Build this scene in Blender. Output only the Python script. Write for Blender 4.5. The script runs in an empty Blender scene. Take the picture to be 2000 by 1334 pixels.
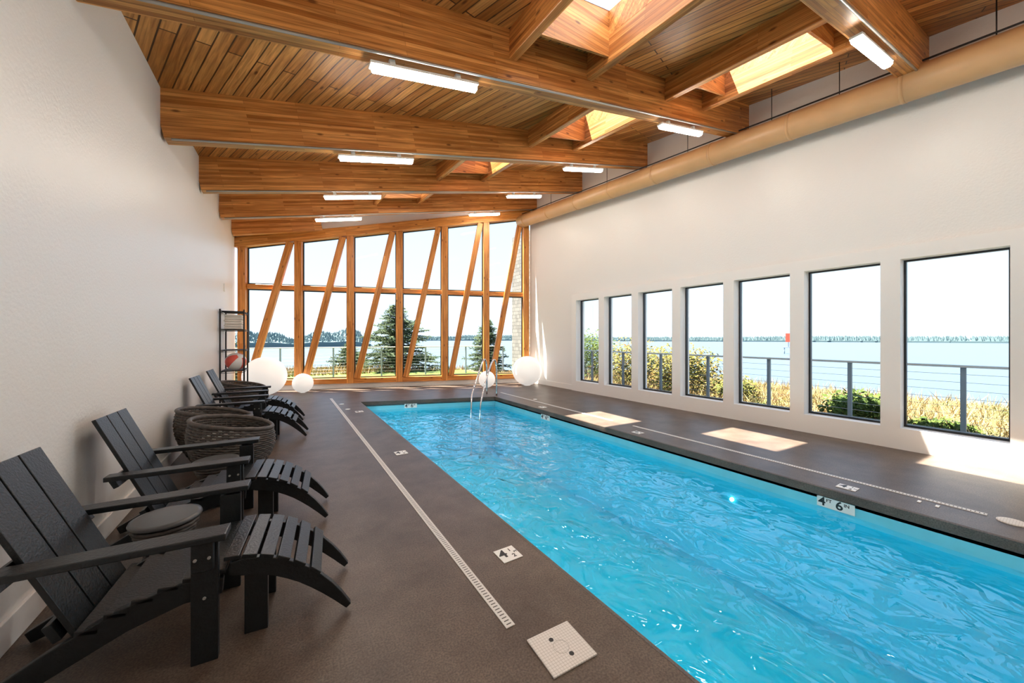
import bpy, bmesh, math, random
from mathutils import Vector, Matrix
random.seed(7)
SC=bpy.context.scene
COL=SC.collection
V=Vector
# ---------------------------------------------------------------- materials
def newmat(name):
    m=bpy.data.materials.new(name); m.use_nodes=True
    nt=m.node_tree; nt.nodes.clear()
    out=nt.nodes.new('ShaderNodeOutputMaterial')
    return m,nt,out
def L(nt,a,b): nt.links.new(a,b)
def c4(c): return (c[0],c[1],c[2],1)
def plain(name,col,rough=.5,metal=0,noise=0,nscale=8,bump=0,bscale=60,emit=None,es=0,spec=.5):
    m,nt,out=newmat(name)
    p=nt.nodes.new('ShaderNodeBsdfPrincipled'); L(nt,p.outputs[0],out.inputs[0])
    p.inputs['Base Color'].default_value=c4(col); p.inputs['Roughness'].default_value=rough
    p.inputs['Metallic'].default_value=metal
    p.inputs['Specular IOR Level'].default_value=spec
    tc=nt.nodes.new('ShaderNodeTexCoord')
    if noise>0:
        n=nt.nodes.new('ShaderNodeTexNoise'); n.inputs['Scale'].default_value=nscale; n.inputs['Detail'].default_value=6
        L(nt,tc.outputs['Object'],n.inputs['Vector'])
        r=nt.nodes.new('ShaderNodeValToRGB'); L(nt,n.outputs[0],r.inputs[0])
        r.color_ramp.elements[0].position=.3; r.color_ramp.elements[1].position=.7
        r.color_ramp.elements[0].color=c4([max(0,x*(1-noise)) for x in col]); r.color_ramp.elements[1].color=c4([min(1,x*(1+noise)) for x in col])
        L(nt,r.outputs[0],p.inputs['Base Color'])
    if bump>0:
        n=nt.nodes.new('ShaderNodeTexNoise'); n.inputs['Scale'].default_value=bscale; n.inputs['Detail'].default_value=4
        L(nt,tc.outputs['Object'],n.inputs['Vector'])
        b=nt.nodes.new('ShaderNodeBump'); b.inputs['Strength'].default_value=bump; b.inputs['Distance'].default_value=.01
        L(nt,n.outputs[0],b.inputs['Height']); L(nt,b.outputs[0],p.inputs['Normal'])
    if emit:
        p.inputs['Emission Color'].default_value=c4(emit); p.inputs['Emission Strength'].default_value=es
    return m
def woodmat(name,lo,hi,mode='lam',rot=0,row=.04,blen=1.5,gap=.0015):
    m,nt,out=newmat(name)
    p=nt.nodes.new('ShaderNodeBsdfPrincipled'); L(nt,p.outputs[0],out.inputs[0])
    p.inputs['Roughness'].default_value=.42
    tc=nt.nodes.new('ShaderNodeTexCoord'); oi=nt.nodes.new('ShaderNodeObjectInfo')
    mp=nt.nodes.new('ShaderNodeMapping'); mp.inputs['Rotation'].default_value=(0,0,rot)
    L(nt,tc.outputs['Object'],mp.inputs['Vector'])
    ml=nt.nodes.new('ShaderNodeMath'); ml.operation='MULTIPLY'; ml.inputs[1].default_value=17.0
    L(nt,oi.outputs['Random'],ml.inputs[0])
    cx=nt.nodes.new('ShaderNodeCombineXYZ'); L(nt,ml.outputs[0],cx.inputs[0]); 
    ad=nt.nodes.new('ShaderNodeVectorMath'); ad.operation='ADD'; L(nt,mp.outputs[0],ad.inputs[0]); L(nt,cx.outputs[0],ad.inputs[1])
    sp=nt.nodes.new('ShaderNodeSeparateXYZ'); L(nt,ad.outputs[0],sp.inputs[0])
    a2=nt.nodes.new('ShaderNodeMath'); a2.operation='ADD'
    if mode=='lam':
        L(nt,sp.outputs[1],a2.inputs[0]); L(nt,sp.outputs[2],a2.inputs[1])
    else:
        L(nt,sp.outputs[1],a2.inputs[0]); a2.inputs[1].default_value=0
    cb=nt.nodes.new('ShaderNodeCombineXYZ'); L(nt,sp.outputs[0],cb.inputs[0]); L(nt,a2.outputs[0],cb.inputs[1])
    br=nt.nodes.new('ShaderNodeTexBrick'); L(nt,cb.outputs[0],br.inputs['Vector'])
    br.inputs['Scale'].default_value=1; br.inputs['Brick Width'].default_value=blen; br.inputs['Row Height'].default_value=row
    br.inputs['Mortar Size'].default_value=gap; br.inputs['Mortar Smooth'].default_value=.1; br.offset=.37
    br.inputs['Color1'].default_value=c4(lo); br.inputs['Color2'].default_value=c4(hi)
    br.inputs['Mortar'].default_value=c4([x*.2 for x in lo]) if mode!='lam' else c4([x*.7 for x in lo])
    sc=nt.nodes.new('ShaderNodeVectorMath'); sc.operation='MULTIPLY'; sc.inputs[1].default_value=(1.2,26,26)
    L(nt,ad.outputs[0],sc.inputs[0])
    n=nt.nodes.new('ShaderNodeTexNoise'); n.inputs['Scale'].default_value=1.5; n.inputs['Detail'].default_value=7; n.inputs['Distortion'].default_value=.6
    L(nt,sc.outputs[0],n.inputs['Vector'])
    r=nt.nodes.new('ShaderNodeValToRGB'); L(nt,n.outputs[0],r.inputs[0])
    e=r.color_ramp.elements; e[0].position=.28; e[0].color=(.50,.38,.28,1); e[1].position=.68; e[1].color=(1.12,1.1,1.06,1)
    mx=nt.nodes.new('ShaderNodeMix'); mx.data_type='RGBA'; mx.blend_type='MULTIPLY'; mx.inputs['Factor'].default_value=.95
    L(nt,br.outputs['Color'],mx.inputs['A']); L(nt,r.outputs[0],mx.inputs['B'])
    sk=nt.nodes.new('ShaderNodeVectorMath'); sk.operation='MULTIPLY'; sk.inputs[1].default_value=(2.6,7,7)
    L(nt,ad.outputs[0],sk.inputs[0])
    vo=nt.nodes.new('ShaderNodeTexVoronoi'); vo.inputs['Scale'].default_value=1; L(nt,sk.outputs[0],vo.inputs['Vector'])
    kr=nt.nodes.new('ShaderNodeValToRGB'); L(nt,vo.outputs['Distance'],kr.inputs[0])
    kr.color_ramp.elements[0].position=.06; kr.color_ramp.elements[0].color=(.22,.12,.06,1)
    kr.color_ramp.elements[1].position=.14; kr.color_ramp.elements[1].color=(1,1,1,1)
    m2=nt.nodes.new('ShaderNodeMix'); m2.data_type='RGBA'; m2.blend_type='MULTIPLY'; m2.inputs['Factor'].default_value=.85
    L(nt,mx.outputs['Result'],m2.inputs['A']); L(nt,kr.outputs[0],m2.inputs['B'])
    L(nt,m2.outputs['Result'],p.inputs['Base Color'])
    bp=nt.nodes.new('ShaderNodeBump'); bp.inputs['Strength'].default_value=.25; bp.inputs['Distance'].default_value=.004
    L(nt,n.outputs[0],bp.inputs['Height']); L(nt,bp.outputs[0],p.inputs['Normal'])
    return m
M={}
M['lam']=woodmat('glulam_wood',(.50,.18,.036),(.88,.43,.135),'lam')
M['frame']=woodmat('fir_frame_wood',(.62,.24,.045),(.80,.37,.10),'lam',row=.07)
M['plank']=woodmat('ceiling_plank_wood',(.47,.17,.035),(.86,.42,.13),'plank',rot=math.radians(-110),row=.125,blen=3.1,gap=.007)
M['wall']=plain('white_wall_paint',(.86,.855,.84),.38,bump=.25,bscale=45)
M['trim']=plain('white_trim_paint',(.91,.905,.89),.45)
def floor_mat():
    m,nt,out=newmat('brown_textured_deck')
    p=nt.nodes.new('ShaderNodeBsdfPrincipled'); L(nt,p.outputs[0],out.inputs[0]); p.inputs['Roughness'].default_value=.42
    p.inputs['Specular IOR Level'].default_value=.42
    tc=nt.nodes.new('ShaderNodeTexCoord')
    a=nt.nodes.new('ShaderNodeTexNoise'); a.inputs['Scale'].default_value=2.2; a.inputs['Detail'].default_value=9; a.inputs['Roughness'].default_value=.68; L(nt,tc.outputs['Object'],a.inputs['Vector'])
    b=nt.nodes.new('ShaderNodeTexNoise'); b.inputs['Scale'].default_value=105; b.inputs['Detail'].default_value=4; L(nt,tc.outputs['Object'],b.inputs['Vector'])
    r1=nt.nodes.new('ShaderNodeValToRGB'); L(nt,a.outputs[0],r1.inputs[0]); e=r1.color_ramp.elements
    e[0].position=.33;e[0].color=(.078,.053,.040,1);e[1].position=.68;e[1].color=(.150,.112,.088,1)
    r2=nt.nodes.new('ShaderNodeValToRGB'); L(nt,b.outputs[0],r2.inputs[0]); e=r2.color_ramp.elements
    e[0].position=.36;e[0].color=(.65,.65,.65,1);e[1].position=.64;e[1].color=(1.25,1.25,1.25,1)
    mx=nt.nodes.new('ShaderNodeMix'); mx.data_type='RGBA'; mx.blend_type='MULTIPLY'; mx.inputs['Factor'].default_value=1
    L(nt,r1.outputs[0],mx.inputs['A']); L(nt,r2.outputs[0],mx.inputs['B']); L(nt,mx.outputs['Result'],p.inputs['Base Color'])
    bp=nt.nodes.new('ShaderNodeBump'); bp.inputs['Strength'].default_value=.3; bp.inputs['Distance'].default_value=.002
    L(nt,b.outputs[0],bp.inputs['Height']); L(nt,bp.outputs[0],p.inputs['Normal'])
    return m
M['floor']=floor_mat()
M['black']=plain('black_window_frame',(.012,.014,.018),.4)
M['chair']=plain('black_recycled_lumber',(.008,.010,.012),.34,noise=.3,nscale=30,bump=.25,bscale=90)
M['steel']=plain('polished_stainless',(.75,.76,.78),.15,metal=1)
M['galv']=plain('grey_galvanised_conduit',(.5,.5,.48),.4,metal=.7)
M['duct']=plain('tan_painted_duct',(.64,.38,.18),.4,noise=.06,nscale=3)
M['white']=plain('white_plastic',(.85,.85,.83),.35)
M['lamp']=plain('fluorescent_diffuser',(.9,.9,.88),.4,emit=(1,.90,.78),es=37)
M['globe']=plain('white_globe_plastic',(.88,.87,.85),.3,emit=(1,.96,.9),es=.3)
M['red']=plain('coral_red_vinyl',(.75,.12,.09),.3)
M['towel']=plain('cream_towel',(.8,.77,.72),.9,bump=.4,bscale=150)
M['wicker']=plain('dark_grey_brown_wicker',(.075,.062,.054),.55,noise=.4,nscale=25)
M['cushion']=plain('grey_cushion',(.40,.40,.39),.9,bump=.3,bscale=120)
M['tabletop']=plain('grey_table_top',(.10,.105,.11),.3)
M['poolin']=plain('turquoise_pool_plaster',(.005,.60,.80),.7,noise=.06,nscale=1.5)
M['tileband']=plain('pale_waterline_tile',(.18,.66,.80),.3,noise=.05,nscale=6)
M['text']=plain('black_marking_paint',(.01,.01,.012),.5)
M['railpaint']=plain('grey_painted_rail',(.20,.25,.30),.5)
M['railtop']=plain('pale_rail_cap',(.5,.5,.48),.6)
M['soil']=plain('coastal_ground',(.15,.12,.05),.95,noise=.5,nscale=1.2)
M['bark']=plain('brown_bark',(.06,.04,.03),.9)
def leafmat(name,cols,sc=2.5):
    m,nt,out=newmat(name)
    p=nt.nodes.new('ShaderNodeBsdfPrincipled'); p.inputs['Roughness'].default_value=.8; L(nt,p.outputs[0],out.inputs[0])
    p.inputs['Specular IOR Level'].default_value=.15
    tc=nt.nodes.new('ShaderNodeTexCoord'); n=nt.nodes.new('ShaderNodeTexNoise'); n.inputs['Scale'].default_value=sc; n.inputs['Detail'].default_value=8
    L(nt,tc.outputs['Object'],n.inputs['Vector']); r=nt.nodes.new('ShaderNodeValToRGB'); L(nt,n.outputs[0],r.inputs[0])
    e=r.color_ramp.elements; e[0].position=.3; e[0].color=c4(cols[0]); e[1].position=.7; e[1].color=c4(cols[-1])
    for i,c in enumerate(cols[1:-1]):
        k=r.color_ramp.elements.new(.3+.4*(i+1)/(len(cols)-1)); k.color=c4(c)
    L(nt,r.outputs[0],p.inputs['Base Color']); return m
M['grass']=leafmat('dry_coastal_grass',[(.10,.14,.04),(.22,.20,.09),(.36,.27,.13),(.30,.19,.09),(.14,.17,.05)],1.6)
M['lawn']=leafmat('green_lawn',[(.07,.10,.02),(.10,.15,.03)],1)
M['bush']=leafmat('shrub_leaves',[(.06,.085,.02),(.15,.14,.035),(.24,.12,.04)],2)
M['greenbush']=leafmat('green_shrub_leaves',[(.03,.06,.012),(.10,.14,.03)],3)
M['spruce']=leafmat('spruce_needles',[(.022,.046,.022),(.07,.095,.045)],2)
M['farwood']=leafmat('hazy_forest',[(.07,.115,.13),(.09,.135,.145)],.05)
def shingle_mat():
    m,nt,out=newmat('grey_cedar_shingle'); p=nt.nodes.new('ShaderNodeBsdfPrincipled'); L(nt,p.outputs[0],out.inputs[0]); p.inputs['Roughness'].default_value=.9
    tc=nt.nodes.new('ShaderNodeTexCoord'); sp=nt.nodes.new('ShaderNodeSeparateXYZ'); L(nt,tc.outputs['Object'],sp.inputs[0])
    cb=nt.nodes.new('ShaderNodeCombineXYZ'); L(nt,sp.outputs[1],cb.inputs[0]); L(nt,sp.outputs[2],cb.inputs[1])
    br=nt.nodes.new('ShaderNodeTexBrick'); L(nt,cb.outputs[0],br.inputs['Vector']); br.inputs['Scale'].default_value=1
    br.inputs['Brick Width'].default_value=.14; br.inputs['Row Height'].default_value=.13; br.inputs['Mortar Size'].default_value=.006
    br.inputs['Color1'].default_value=(.13,.13,.13,1); br.inputs['Color2'].default_value=(.2,.195,.19,1); br.inputs['Mortar'].default_value=(.05,.05,.05,1)
    L(nt,br.outputs['Color'],p.inputs['Base Color']); return m
M['shingle']=shingle_mat()
def glass_mat(name='clear_window_glass',tint=(.97,.99,1),refl=.5):
    m,nt,out=newmat(name)
    f=nt.nodes.new('ShaderNodeFresnel'); f.inputs['IOR'].default_value=1.35
    mu=nt.nodes.new('ShaderNodeMath'); mu.operation='MULTIPLY'; mu.inputs[1].default_value=refl; L(nt,f.outputs[0],mu.inputs[0])
    t=nt.nodes.new('ShaderNodeBsdfTransparent'); t.inputs[0].default_value=c4(tint)
    g=nt.nodes.new('ShaderNodeBsdfGlossy'); g.inputs['Roughness'].default_value=.0
    mx=nt.nodes.new('ShaderNodeMixShader'); L(nt,mu.outputs[0],mx.inputs[0]); L(nt,t.outputs[0],mx.inputs[1]); L(nt,g.outputs[0],mx.inputs[2])
    L(nt,mx.outputs[0],out.inputs[0]); return m
M['glass']=glass_mat()
def sun_diffusing():  # translucent pane, added to keep hard sun patches off the pool
    m,nt,out=newmat('added_sun_diffuser_pane')
    t=nt.nodes.new('ShaderNodeBsdfTranslucent'); t.inputs[0].default_value=(.30,.32,.34,1); L(nt,t.outputs[0],out.inputs[0]); return m
M['sun_diffuser']=sun_diffusing()
def water_mat():
    m,nt,out=newmat('rippled_pool_water')
    tc=nt.nodes.new('ShaderNodeTexCoord')
    mp=nt.nodes.new('ShaderNodeMapping'); mp.inputs['Scale'].default_value=(1.15,.85,1); mp.inputs['Rotation'].default_value=(0,0,.5); L(nt,tc.outputs['Object'],mp.inputs['Vector'])
    n1=nt.nodes.new('ShaderNodeTexNoise'); n1.inputs['Scale'].default_value=4.0; n1.inputs['Detail'].default_value=2.5; n1.inputs['Roughness'].default_value=.42; n1.inputs['Distortion'].default_value=.7
    L(nt,mp.outputs[0],n1.inputs['Vector'])
    b1=nt.nodes.new('ShaderNodeBump'); b1.inputs['Strength'].default_value=1; b1.inputs['Distance'].default_value=.048; L(nt,n1.outputs[0],b1.inputs['Height'])
    f=nt.nodes.new('ShaderNodeFresnel'); f.inputs['IOR'].default_value=1.52; L(nt,b1.outputs[0],f.inputs['Normal'])
    t=nt.nodes.new('ShaderNodeBsdfTransparent'); t.inputs[0].default_value=(.66,.98,1,1)
    g=nt.nodes.new('ShaderNodeBsdfGlossy'); g.inputs['Roughness'].default_value=.02; L(nt,b1.outputs[0],g.inputs['Normal'])
    mx=nt.nodes.new('ShaderNodeMixShader'); L(nt,f.outputs[0],mx.inputs[0]); L(nt,t.outputs[0],mx.inputs[1]); L(nt,g.outputs[0],mx.inputs[2])
    L(nt,mx.outputs[0],out.inputs[0]); return m
M['water']=water_mat()
def sea_mat():
    m,nt,out=newmat('blue_bay_water'); p=nt.nodes.new('ShaderNodeBsdfPrincipled'); L(nt,p.outputs[0],out.inputs[0])
    p.inputs['Base Color'].default_value=(.055,.08,.11,1); p.inputs['Roughness'].default_value=.3
    tc=nt.nodes.new('ShaderNodeTexCoord'); n=nt.nodes.new('ShaderNodeTexNoise'); n.inputs['Scale'].default_value=.5; n.inputs['Detail'].default_value=6
    L(nt,tc.outputs['Object'],n.inputs['Vector']); b=nt.nodes.new('ShaderNodeBump'); b.inputs['Strength'].default_value=.6; b.inputs['Distance'].default_value=.5
    L(nt,n.outputs[0],b.inputs['Height']); L(nt,b.outputs[0],p.inputs['Normal']); return m
M['sea']=sea_mat()
def drain_mat():
    m,nt,out=newmat('white_slotted_drain'); p=nt.nodes.new('ShaderNodeBsdfPrincipled'); L(nt,p.outputs[0],out.inputs[0]); p.inputs['Roughness'].default_value=.5
    tc=nt.nodes.new('ShaderNodeTexCoord'); sp=nt.nodes.new('ShaderNodeSeparateXYZ'); L(nt,tc.outputs['Object'],sp.inputs[0])
    ao=nt.nodes.new('ShaderNodeMath'); ao.operation='ADD'; ao.inputs[1].default_value=20; L(nt,sp.outputs[1],ao.inputs[0])
    fr=nt.nodes.new('ShaderNodeMath'); fr.operation='MODULO'; fr.inputs[1].default_value=.024; L(nt,ao.outputs[0],fr.inputs[0])
    gt=nt.nodes.new('ShaderNodeMath'); gt.operation='LESS_THAN'; gt.inputs[1].default_value=.007; L(nt,fr.outputs[0],gt.inputs[0])
    ab=nt.nodes.new('ShaderNodeMath'); ab.operation='ABSOLUTE'; L(nt,sp.outputs[0],ab.inputs[0])
    lt=nt.nodes.new('ShaderNodeMath'); lt.operation='LESS_THAN'; lt.inputs[1].default_value=.014; L(nt,ab.outputs[0],lt.inputs[0])
    mu=nt.nodes.new('ShaderNodeMath'); mu.operation='MULTIPLY'; L(nt,gt.outputs[0],mu.inputs[0]); L(nt,lt.outputs[0],mu.inputs[1])
    mx=nt.nodes.new('ShaderNodeMix'); mx.data_type='RGBA'; L(nt,mu.outputs[0],mx.inputs['Factor']); mx.inputs['A'].default_value=(.70,.68,.66,1); mx.inputs['B'].default_value=(.08,.07,.065,1)
    L(nt,mx.outputs['Result'],p.inputs['Base Color']); return m
M['drain']=drain_mat()
def lid_mat():
    m,nt,out=newmat('white_gridded_lid'); p=nt.nodes.new('ShaderNodeBsdfPrincipled'); L(nt,p.outputs[0],out.inputs[0]); p.inputs['Roughness'].default_value=.5
    tc=nt.nodes.new('ShaderNodeTexCoord'); br=nt.nodes.new('ShaderNodeTexBrick'); L(nt,tc.outputs['Object'],br.inputs['Vector']); br.offset=0
    br.inputs['Scale'].default_value=1; br.inputs['Brick Width'].default_value=.015; br.inputs['Row Height'].default_value=.015; br.inputs['Mortar Size'].default_value=.0009
    br.inputs['Color1'].default_value=(.76,.72,.69,1); br.inputs['Color2'].default_value=(.76,.72,.69,1); br.inputs['Mortar'].default_value=(.48,.44,.40,1)
    L(nt,br.outputs['Color'],p.inputs['Base Color']); return m
M['lid']=lid_mat()
# ---------------------------------------------------------------- mesh helper
class B:
    def __init__(s): s.bm=bmesh.new(); s.mi=0
    def face(s,pts):
        vs=[s.bm.verts.new(p) for p in pts]
        f=s.bm.faces.new(vs); f.material_index=s.mi; return f
    def hexa(s,p):
        v=[s.bm.verts.new(q) for q in p]
        for q in((3,2,1,0),(4,5,6,7),(0,1,5,4),(1,2,6,5),(2,3,7,6),(3,0,4,7)):
            f=s.bm.faces.new([v[i] for i in q]); f.material_index=s.mi
    def box(s,x0,x1,y0,y1,z0,z1):
        s.hexa([(x0,y0,z0),(x1,y0,z0),(x1,y1,z0),(x0,y1,z0),(x0,y0,z1),(x1,y0,z1),(x1,y1,z1),(x0,y1,z1)]); return s
    def board(s,p0,p1,w,t,up=(0,0,1),w1=None):
        p0=V(p0);p1=V(p1);x=(p1-p0).normalized();up=V(up);y=up.cross(x).normalized();z=x.cross(y)
        w1=w if w1 is None else w1
        s.hexa([p0-y*w/2-z*t/2,p1-y*w1/2-z*t/2,p1+y*w1/2-z*t/2,p0+y*w/2-z*t/2,
                p0-y*w/2+z*t/2,p1-y*w1/2+z*t/2,p1+y*w1/2+z*t/2,p0+y*w/2+z*t/2]); return s
    def strip(s,pts,w,t0,side=(0,1,0)):
        side=V(side).normalized(); n=len(pts); rings=[]
        for i in range(n):
            a=V(pts[max(0,i-1)]);b=V(pts[min(n-1,i+1)]);d=(b-a).normalized();u=d.cross(side).normalized()
            c=V(pts[i]); ww=w[i] if isinstance(w,(list,tuple)) else w
            rings.append([s.bm.verts.new(c+u*ww/2*a1+side*t0/2*b1) for a1,b1 in((-1,-1),(1,-1),(1,1),(-1,1))])
        for i in range(n-1):
            for k in range(4):
                s.bm.faces.new([rings[i][k],rings[i][(k+1)%4],rings[i+1][(k+1)%4],rings[i+1][k]])
        s.bm.faces.new(rings[0][::-1]); s.bm.faces.new(rings[-1]); return s
    def tube(s,pts,r,seg=10,closed=False,cap=True):
        pts=[V(p) for p in pts]; n=len(pts); rings=[]
        ref=V((0,0,1))
        for i in range(n):
            if closed: d=(pts[(i+1)%n]-pts[i-1]).normalized()
            else: d=(pts[min(n-1,i+1)]-pts[max(0,i-1)]).normalized()
            rf=ref if abs(d.dot(ref))<.95 else V((1,0,0))
            if i>0 and not closed:
                a=(pa-d*pa.dot(d)); a=a.normalized() if a.length>1e-5 else rf.cross(d).normalized()
            else: a=rf.cross(d).normalized()
            pa=a; b=d.cross(a); rr=r[i] if isinstance(r,(list,tuple)) else r
            rings.append([s.bm.verts.new(pts[i]+(a*math.cos(2*math.pi*k/seg)+b*math.sin(2*math.pi*k/seg))*rr) for k in range(seg)])
        m=n if closed else n-1
        for i in range(m):
            A=rings[i];C=rings[(i+1)%n]
            for k in range(seg):
                f=s.bm.faces.new([A[k],A[(k+1)%seg],C[(k+1)%seg],C[k]]); f.smooth=True; f.material_index=s.mi
        if cap and not closed:
            s.bm.faces.new(rings[0][::-1]).material_index=s.mi; s.bm.faces.new(rings[-1]).material_index=s.mi
        return s
    def lathe(s,prof,c=(0,0,0),seg=32,smooth=True):
        c=V(c); rings=[]
        for r,z in prof:
            rings.append([s.bm.verts.new(c+V((r*math.cos(2*math.pi*k/seg),r*math.sin(2*math.pi*k/seg),z))) for k in range(seg)])
        for A,C in zip(rings,rings[1:]):
            for k in range(seg):
                f=s.bm.faces.new([A[k],A[(k+1)%seg],C[(k+1)%seg],C[k]]); f.smooth=smooth; f.material_index=s.mi
        s.bm.faces.new(rings[0][::-1]).material_index=s.mi; s.bm.faces.new(rings[-1]).material_index=s.mi
        return s
    def bevel(s,w=.004,seg=2):
        bmesh.ops.bevel(s.bm,geom=[e for e in s.bm.edges],offset=w,segments=seg,affect='EDGES',profile=.6,clamp_overlap=True); return s
    def mesh(s,name,mats):
        me=bpy.data.meshes.new(name); s.bm.normal_update(); s.bm.to_mesh(me); s.bm.free()
        for m in (mats if isinstance(mats,(list,tuple)) else [mats]): me.materials.append(m)
        return me
def put(name,me,parent=None,mat=None,**props):
    o=bpy.data.objects.new(name,me); COL.objects.link(o)
    if parent: o.parent=parent
    if mat is not None: o.matrix_basis=mat
    for k,v in props.items(): o[k]=v
    return o
def empty(name,mat,**props):
    o=bpy.data.objects.new(name,None); o.empty_display_size=.1; COL.objects.link(o); o.matrix_basis=mat
    for k,v in props.items(): o[k]=v
    return o
def struct(name,me,label,cat,mat=None):
    return put(name,me,None,mat,kind='structure',label=label,category=cat)
def timber(name,p0,p1,w,d,up,mat,label,cat,group=None,bev=.006):
    p0=V(p0);p1=V(p1);x=(p1-p0).normalized();y=V(up).cross(x).normalized();z=x.cross(y)
    b=B().box(0,(p1-p0).length,-w/2,w/2,-d/2,d/2)
    if bev: b.bevel(bev,1)
    me=b.mesh(name,mat)
    mt=Matrix(((x[0],y[0],z[0],p0[0]),(x[1],y[1],z[1],p0[1]),(x[2],y[2],z[2],p0[2]),(0,0,0,1)))
    o=put(name,me,None,mt,label=label,category=cat)
    if group:o['group']=group
    return o
def TR(x,y,z=0,rot=0): return Matrix.Translation((x,y,z))@Matrix.Rotation(rot,4,'Z')
# ---------------------------------------------------------------- room constants
XL,XR=-1.135,7.08
YB=-3.0
FS=.3165
def farY(x): return 12.7-FS*(x-XL)
def zb(x,y): return 3.70+.211*(x-XL)+.075*(y-5.5)+.013*(x-2.6)*min(0,y-5.5)
def zc(x,y): return zb(x,y)+.54
POOL=[(1.52,-1.5),(4.6,-1.5),(4.6,8.12),(1.52,9.13)]
b=B(); T=-.12
def slab(b,poly,z0,z1):
    n=len(poly)
    b.face([(x,y,z1) for x,y in poly]); b.face([(x,y,z0) for x,y in poly[::-1]])
    for i in range(n):
        a=poly[i];c=poly[(i+1)%n]; b.face([(a[0],a[1],z0),(c[0],c[1],z0),(c[0],c[1],z1),(a[0],a[1],z1)])
slab(b,[(XL,YB),(1.52,YB),(1.52,9.13),(1.52,farY(1.52)),(XL,farY(XL))],T,0)
slab(b,[(4.6,YB),(XR,YB),(XR,farY(XR)),(4.6,farY(4.6)),(4.6,8.12)],T,0)
slab(b,[(1.52,YB),(4.6,YB),(4.6,-1.5),(1.52,-1.5)],T,0)
slab(b,[(1.52,9.13),(4.6,8.12),(4.6,farY(4.6)),(1.52,farY(1.52))],T,0)
struct('floor',b.mesh('floor',M['floor']),'brown textured concrete pool deck around the pool','floor')
def yzprism(b,poly,x0,x1):
    b.face([(x0,y,z) for y,z in poly]); b.face([(x1,y,z) for y,z in poly[::-1]])
    n=len(poly)
    for i in range(n):
        a=poly[i];c=poly[(i+1)%n]; b.face([(x0,a[0],a[1]),(x1,a[0],a[1]),(x1,c[0],c[1]),(x0,c[0],c[1])])
b=B(); yzprism(b,[(YB,0),(farY(XL),0),(farY(XL),zc(XL,farY(XL))),(5.5,zc(XL,5.5)),(YB,zc(XL,YB))],XL,XL-.2)
struct('wall_left',b.mesh('wall_left',M['wall']),'smooth white painted wall behind the lounge chairs','wall')
b=B().box(XL,XL+.018,YB,farY(XL)-.02,0,.15); b.bevel(.004,1)
struct('baseboard_left',b.mesh('baseboard_left',M['trim']),'white painted baseboard along the wall','baseboard')
b=B(); b.face([(XL,YB,0),(XR,YB,0),(XR,YB,zc(XR,YB)),(XL,YB,zc(XL,YB))])
struct('wall_back',b.mesh('wall_back',M['wall']),'white painted end wall','wall')
SILL,HEAD=.285,2.56
WIN=[(7.75-1.066*k-.873,7.75-1.066*k) for k in range(7)]
WT=.26
b=B(); X0,X1=XR,XR+WT
YE=farY(XR)
yzprism(b,[(YB,HEAD),(YE,HEAD),(YE,zc(XR,YE)+.03),(5.5,zc(XR,5.5)+.03),(YB,zc(XR,YB)+.03)],X1,X0)
b.box(X0,X1,YB,YE,0,SILL)
cur=YE
for y0,y1 in WIN:
    b.box(X0,X1,y1,cur,SILL,HEAD); cur=y0
b.box(X0,X1,YB,cur,SILL,HEAD)
struct('wall_right',b.mesh('wall_right',M['wall']),'white painted wall with a row of seven tall window openings','wall')
b=B(); S0,S1=XR-.06,XR
ya,yb_=.27,7.93; zt=2.74
b.box(S0,S1,ya,yb_,HEAD,zt); b.box(S0,S1,ya,yb_,.0,SILL)
cur=yb_
for y0,y1 in WIN: b.box(S0,S1,y1,cur,SILL,HEAD); cur=y0
b.box(S0,S1,ya,cur,SILL,HEAD)
struct('trim_1',b.mesh('trim_1',M['trim']),'raised white trim surround around the window row','trim')
b=B().box(XR-.018,XR,YB,ya-.001,0,.15); b.box(XR-.018,XR,yb_+.001,YE,0,.15)
struct('baseboard_right',b.mesh('baseboard_right',M['trim']),'white painted baseboard below the window wall','baseboard')
for k,(y0,y1) in enumerate(WIN):
    b=B(); fx0,fx1=XR+.12,XR+.18; t=.022
    b.box(fx0,fx1,y0,y0+t,SILL,HEAD);b.box(fx0,fx1,y1-t,y1,SILL,HEAD);b.box(fx0,fx1,y0+t,y1-t,SILL,SILL+.03);b.box(fx0,fx1,y0+t,y1-t,HEAD-t,HEAD)
    w=struct('window_%d'%(k+1),b.mesh('window',M['black']),'tall black-framed fixed window overlooking the bay','window')
    g=B(); x=XR+.15; g.face([(x,y0+t,SILL+.03),(x,y1-t,SILL+.03),(x,y1-t,HEAD-t),(x,y0+t,HEAD-t)])
    put('window_pane',g.mesh('window_pane',M['glass']),w)
# ---------------------------------------------------------------- far wall (skewed)
dv=V((1,-FS,0)).normalized(); cs=dv.x
nv=V((-dv.y,dv.x,0))
FW=Matrix(((dv.x,nv.x,0,XL),(dv.y,nv.y,0,12.7),(0,0,1,0),(0,0,0,1)))
LEN=(XR-XL)/cs
def zbf(u): 
    p=FW@V((u,0,0)); return zb(p.x,p.y)
b=B()
def xzprism(b,poly,y0,y1):
    b.face([(x,y0,z) for x,z in poly]); b.face([(x,y1,z) for x,z in poly[::-1]])
    n=len(poly)
    for i in range(n):
        a=poly[i];c=poly[(i+1)%n]; b.face([(a[0],y0,a[1]),(a[0],y1,a[1]),(c[0],y1,c[1]),(c[0],y0,c[1])])
xzprism(b,[(-.0,zbf(0)),(LEN,zbf(LEN)),(LEN,zbf(LEN)+.57),(0,zbf(0)+.57)],.0,.12)
b.box(0,LEN,-.02,.14,0,.15)
struct('wall_far',b.mesh('wall_far',M['wall']),'white gable wall strip above and curb below the timber window wall','wall',FW.copy())
PS=[.19,1.526,2.851,4.184,5.495,6.77,8.06]
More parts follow.
